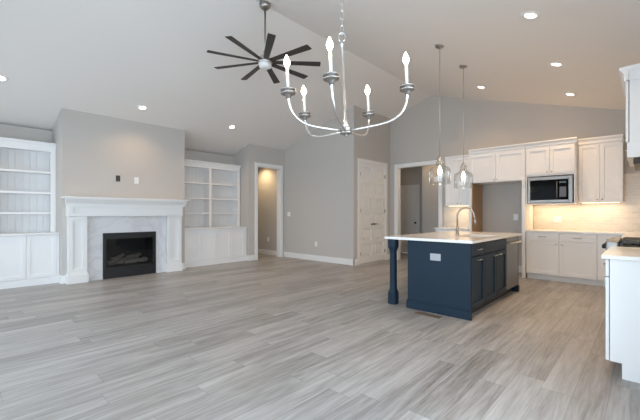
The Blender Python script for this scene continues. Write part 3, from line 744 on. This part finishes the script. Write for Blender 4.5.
# ------------------------------------------------------------------ ceiling fan
FXc, FYc, FZ = 2.95, 3.80, 3.30
t = thing('ceiling_fan', 'nine blade ceiling fan with dark blades hanging by a nickel downrod', 'ceiling fan', (FXc, FYc, 4.11))
zt = zc(FYc)
MB().lathe([(.0, 0), (.075, .0), (.078, -.05), (.070, -.085), (.045, -.11), (.02, -.115), (0, -.115)], (FXc, FYc, zt + .02)).build('canopy', M['dnickel'], t)
MB().tube([(FXc, FYc, zt - .08), (FXc, FYc, FZ + .08)], .0125, 12).build('downrod', M['dnickel'], t)
MB().lathe([(0, .16), (.022, .16), (.026, .10), (.055, .085), (.085, .06), (.10, .03), (.10, -.01), (.09, -.025), (0, -.025)], (FXc, FYc, FZ)).build('motor_housing', M['nickel'], t)
MB().lathe([(.088, 0), (.088, -.02), (.08, -.045), (.05, -.06), (0, -.065)], (FXc, FYc, FZ - .025)).build('bottom_cap', mat('white_frosted_cap', (.8, .79, .77), .4), t)
for k in range(9):
    a = math.radians(38 + 40 * k); ca, sa = math.cos(a), math.sin(a); pit = math.radians(-9)
    m = MB(); rs = [(.07, .030), (.12, .034), (.30, .039), (.55, .045), (.745, .049), (.76, .045)]
    top, bot = [], []
    for r, hw in rs:
        for lst, dz in ((top, .004), (bot, -.004)):
            for s in (-1, 1):
                px = s * hw * math.cos(pit); pz = s * hw * math.sin(pit) + dz
                lst.append(m.bm.verts.new((FXc + r * ca - px * sa, FYc + r * sa + px * ca, FZ + pz)))
    fs = []; n = len(rs)
    for i in range(n - 1):
        A, B, C_, E_ = 2 * i, 2 * i + 1, 2 * i + 3, 2 * i + 2
        fs += [m.bm.faces.new((top[A], top[B], top[C_], top[E_])), m.bm.faces.new((bot[A], bot[E_], bot[C_], bot[B])),
               m.bm.faces.new((top[A], top[E_], bot[E_], bot[A])), m.bm.faces.new((top[B], bot[B], bot[C_], top[C_]))]
    fs += [m.bm.faces.new((top[0], bot[0], bot[1], top[1])), m.bm.faces.new((top[-2], top[-1], bot[-1], bot[-2]))]
    bmesh.ops.recalc_face_normals(m.bm, faces=fs)
    m.build('blade', M['blade'], t)

# ------------------------------------------------------------------ chandelier
PV = Vector((1.5443, 1.2771, 2.220))
axd = (RT * .0457 - Vector((0, 0, 1))).normalized(); AXU = -axd
E1 = (FW - AXU * FW.dot(AXU)).normalized(); E2 = (RT - AXU * RT.dot(AXU)).normalized()
HUB = PV + axd * .519
t = thing('chandelier', 'five arm pale nickel chandelier with lit candle bulbs in the foreground', 'chandelier', tuple(PV))
zt = zc(PV.y)
MB().lathe([(0, .02), (.065, .02), (.065, -.01), (.05, -.025), (.012, -.03), (0, -.03)], (PV.x, PV.y, zt)).build('canopy', M['bnickel'], t)
m = MB(); z = PV.z + .035; k = 0
while z < zt - .04:
    d = FW if k % 2 else RT
    ring = [Vector((PV.x, PV.y, z + .026)) + d * (.009 * math.cos(a)) + Vector((0, 0, .026 * math.sin(a))) for a in [i * PI / 6 for i in range(12)]]
    m.tube(ring, .0028, 6, True); z += .043; k += 1
m.build('chain', M['bnickel'], t)
m = MB(); m.tube([PV + Vector((0, 0, .022)) + RT * (.020 * math.cos(a)) + Vector((0, 0, .026 * math.sin(a))) for a in [i * PI / 8 for i in range(16)]], .0035, 8, True)
m.build('hanging_loop', M['bnickel'], t)
MB().lathe([(0, .0), (.008, 0), (.014, -.01), (.010, -.025), (.0065, -.035), (.0065, -.455), (.012, -.46), (.016, -.478), (.022, -.50), (0, -.50)], PV, AXU, 16).build('stem', M['bnickel'], t)
MB().lathe([(0, .018), (.034, .018), (.036, .012), (.030, .008), (.030, -.004), (.036, -.008), (.034, -.016), (.012, -.018), (.009, -.028), (.004, -.036), (0, -.036)], HUB, AXU, 24).build('hub', M['dnickel'], t)
BULBS = []
for az in (-119.75, -42.55, -165.7, 30.65, 114.62):
    A = math.radians(az); d = E1 * math.cos(A) + E2 * math.sin(A)
    R_, Hc = .356, .172
    P = [(.03, .0), (.11, .003), (.19, .007), (.240, .013), (.278, .024), (.310, .043), (.333, .068), (.347, .098), (.354, .130), (R_, Hc - .012)]
    # smooth the arm
    Q = []
    for i in range(len(P) - 1):
        for s in (0, .5): Q.append((P[i][0] * (1 - s) + P[i + 1][0] * s, P[i][1] * (1 - s) + P[i + 1][1] * s))
    Q.append(P[-1])
    arm = MB().tube([HUB + d * r + AXU * h for r, h in Q], [.0062] * (len(Q) - 5) + [.0062, .0066, .007, .008, .010], 10).build('arm', M['bnickel'], t)
    cup = HUB + d * R_ + AXU * Hc
    MB().lathe([(0, -.03), (.011, -.03), (.015, -.016), (.030, -.008), (.039, -.005), (.040, -.002), (.039, .001), (.020, .002), (.020, .012), (.039, .013), (.040, .016), (.039, .018), (.020, .019), (.013, .026), (0, .026)], cup, AXU, 28).build('bobeche', M['dnickel'], arm)
    MB().lathe([(0, .02), (.0082, .02), (.0082, .134), (0, .134)], cup, AXU, 14).build('candle_sleeve', M['sleeve'], arm)
    MB().lathe([(0, .132), (.007, .132), (.009, .138), (.0155, .152), (.0165, .160), (.014, .172), (.008, .186), (.0035, .196), (0, .201)], cup, AXU, 16).build('bulb', M['bulb'], arm)
    BULBS.append(cup + AXU * .16)
for p in BULBS: lamp('chandelier_bulb_light', 'POINT', p, 14.0, (1, .72, .47), shadow_soft_size=.018)

# ------------------------------------------------------------------ pendants
def pendant(x, y, label):
    zt = zc(y); t = thing('pendant_light', label, 'pendant light', (x, y, zt), 'glass pendants over the island')
    MB().lathe([(0, .02), (.06, .02), (.062, -.012), (.055, -.022), (.012, -.026), (.006, -.05), (0, -.05)], (x, y, zt)).build('canopy', M['dnickel'], t)
    MB().tube([(x, y, zt - .04), (x, y, 2.03)], .0045, 8).build('stem', M['nickel'], t)
    MB().lathe([(0, 2.06), (.008, 2.06), (.012, 2.04), (.034, 2.02), (.038, 1.985), (.024, 1.975), (.021, 1.905), (0, 1.905)], (x, y, 0), n=20).build('socket_cap', M['nickel'], t)
    pr = [(.040, 2.005), (.052, 2.0), (.055, 1.99), (.052, 1.95), (.056, 1.925), (.075, 1.905), (.115, 1.885), (.138, 1.86), (.144, 1.83), (.144, 1.68), (.140, 1.655), (.132, 1.645)]
    MB().lathe(pr, (x, y, 0), n=36).build('glass_shade', M['jar'], t)
    MB().lathe([(0, 1.905), (.012, 1.90), (.014, 1.88), (.026, 1.85), (.030, 1.825), (.026, 1.80), (.014, 1.784), (0, 1.78)], (x, y, 0), n=16).build('bulb', M['bulb'], t)
    lamp('pendant_bulb_light', 'POINT', (x, y, 1.83), 120, (1, .62, .32), shadow_soft_size=.03)
pendant(4.77, 2.14, 'glass jar pendant light over the near end of the island')
pendant(5.70, 2.16, 'glass jar pendant light over the far end of the island near the refrigerator niche')

# ------------------------------------------------------------------ recessed downlights
ALPHA = math.atan(SL)
def downlight(x, y, label, power=46):
    z = zc(y); sg = 1 if y > RY else -1
    nrm = Vector((0, -sg * math.sin(ALPHA), -math.cos(ALPHA)))
    t = thing('recessed_light', label, 'downlight', (x, y, z), 'recessed downlights in the vaulted ceiling')
    MB().lathe([(.054, -.002), (.054, .005), (.060, .010), (.088, .006), (.092, 0), (.092, -.004)], (x, y, z), nrm, 28).build('trim_ring', M['trim'], t)
    MB().lathe([(0, .004), (.054, .004), (.054, .001), (0, .001)], (x, y, z), nrm, 28).build('lens', M['lens'], t)
    l = lamp('downlight_beam', 'SPOT', Vector((x, y, z)) + nrm * .03, power, WARM, (0, 0, 0), spot_size=math.radians(140), spot_blend=.9, shadow_soft_size=.06)
    l.rotation_euler = (Vector((0, 0, -1)).rotation_difference((nrm + Vector((0, 0, -1))).normalized())).to_euler()
downlight(.51, 6.95, 'lit recessed downlight above left bookcase at the photo edge', 32)
downlight(2.49, 6.94, 'lit recessed downlight directly above the fireplace', 32)
downlight(4.45, 6.96, 'lit recessed downlight above right bookcase beside the hall opening', 45)
downlight(4.01, .85, 'lit recessed downlight on the right ceiling slope nearest to the camera')
downlight(5.58, .88, 'lit recessed downlight in the middle of the row over the kitchen aisle')
downlight(7.20, .94, 'lit recessed downlight over the counter by the tall wall cabinet')
downlight(7.01, 2.32, 'lit recessed downlight before the refrigerator niche, near the far pendant')

# ------------------------------------------------------------------ under-cabinet, hall and passage lights
lamp('under_cabinet_light', 'AREA', (7.95, .59, 1.41), 2.2, (1, .70, .40), (0, 0, 0), shape='RECTANGLE', size=.1, size_y=.55)
lamp('under_microwave_light', 'AREA', (7.95, 1.28, 1.398), 2.3, (1, .70, .40), (0, 0, 0), shape='RECTANGLE', size=.1, size_y=.65)
lamp('under_small_cabinet_light', 'AREA', (7.95, 3.06, 1.392), 1.5, (1, .70, .40), (0, 0, 0), shape='RECTANGLE', size=.1, size_y=.5)
lamp('hood_light', 'AREA', (4.7, -.1, 1.68), 9, (1, .8, .52), (0, 0, 0), shape='RECTANGLE', size=.3, size_y=.3)
lamp('hall_light', 'SPOT', (6.2, 8.4, 2.72), 45, (1, .72, .40), (0, 0, 0), spot_size=math.radians(150), spot_blend=.8, shadow_soft_size=.06)
lamp('passage_light', 'POINT', (8.8, 4.1, 2.6), 6, (1, .72, .42), shadow_soft_size=.08)
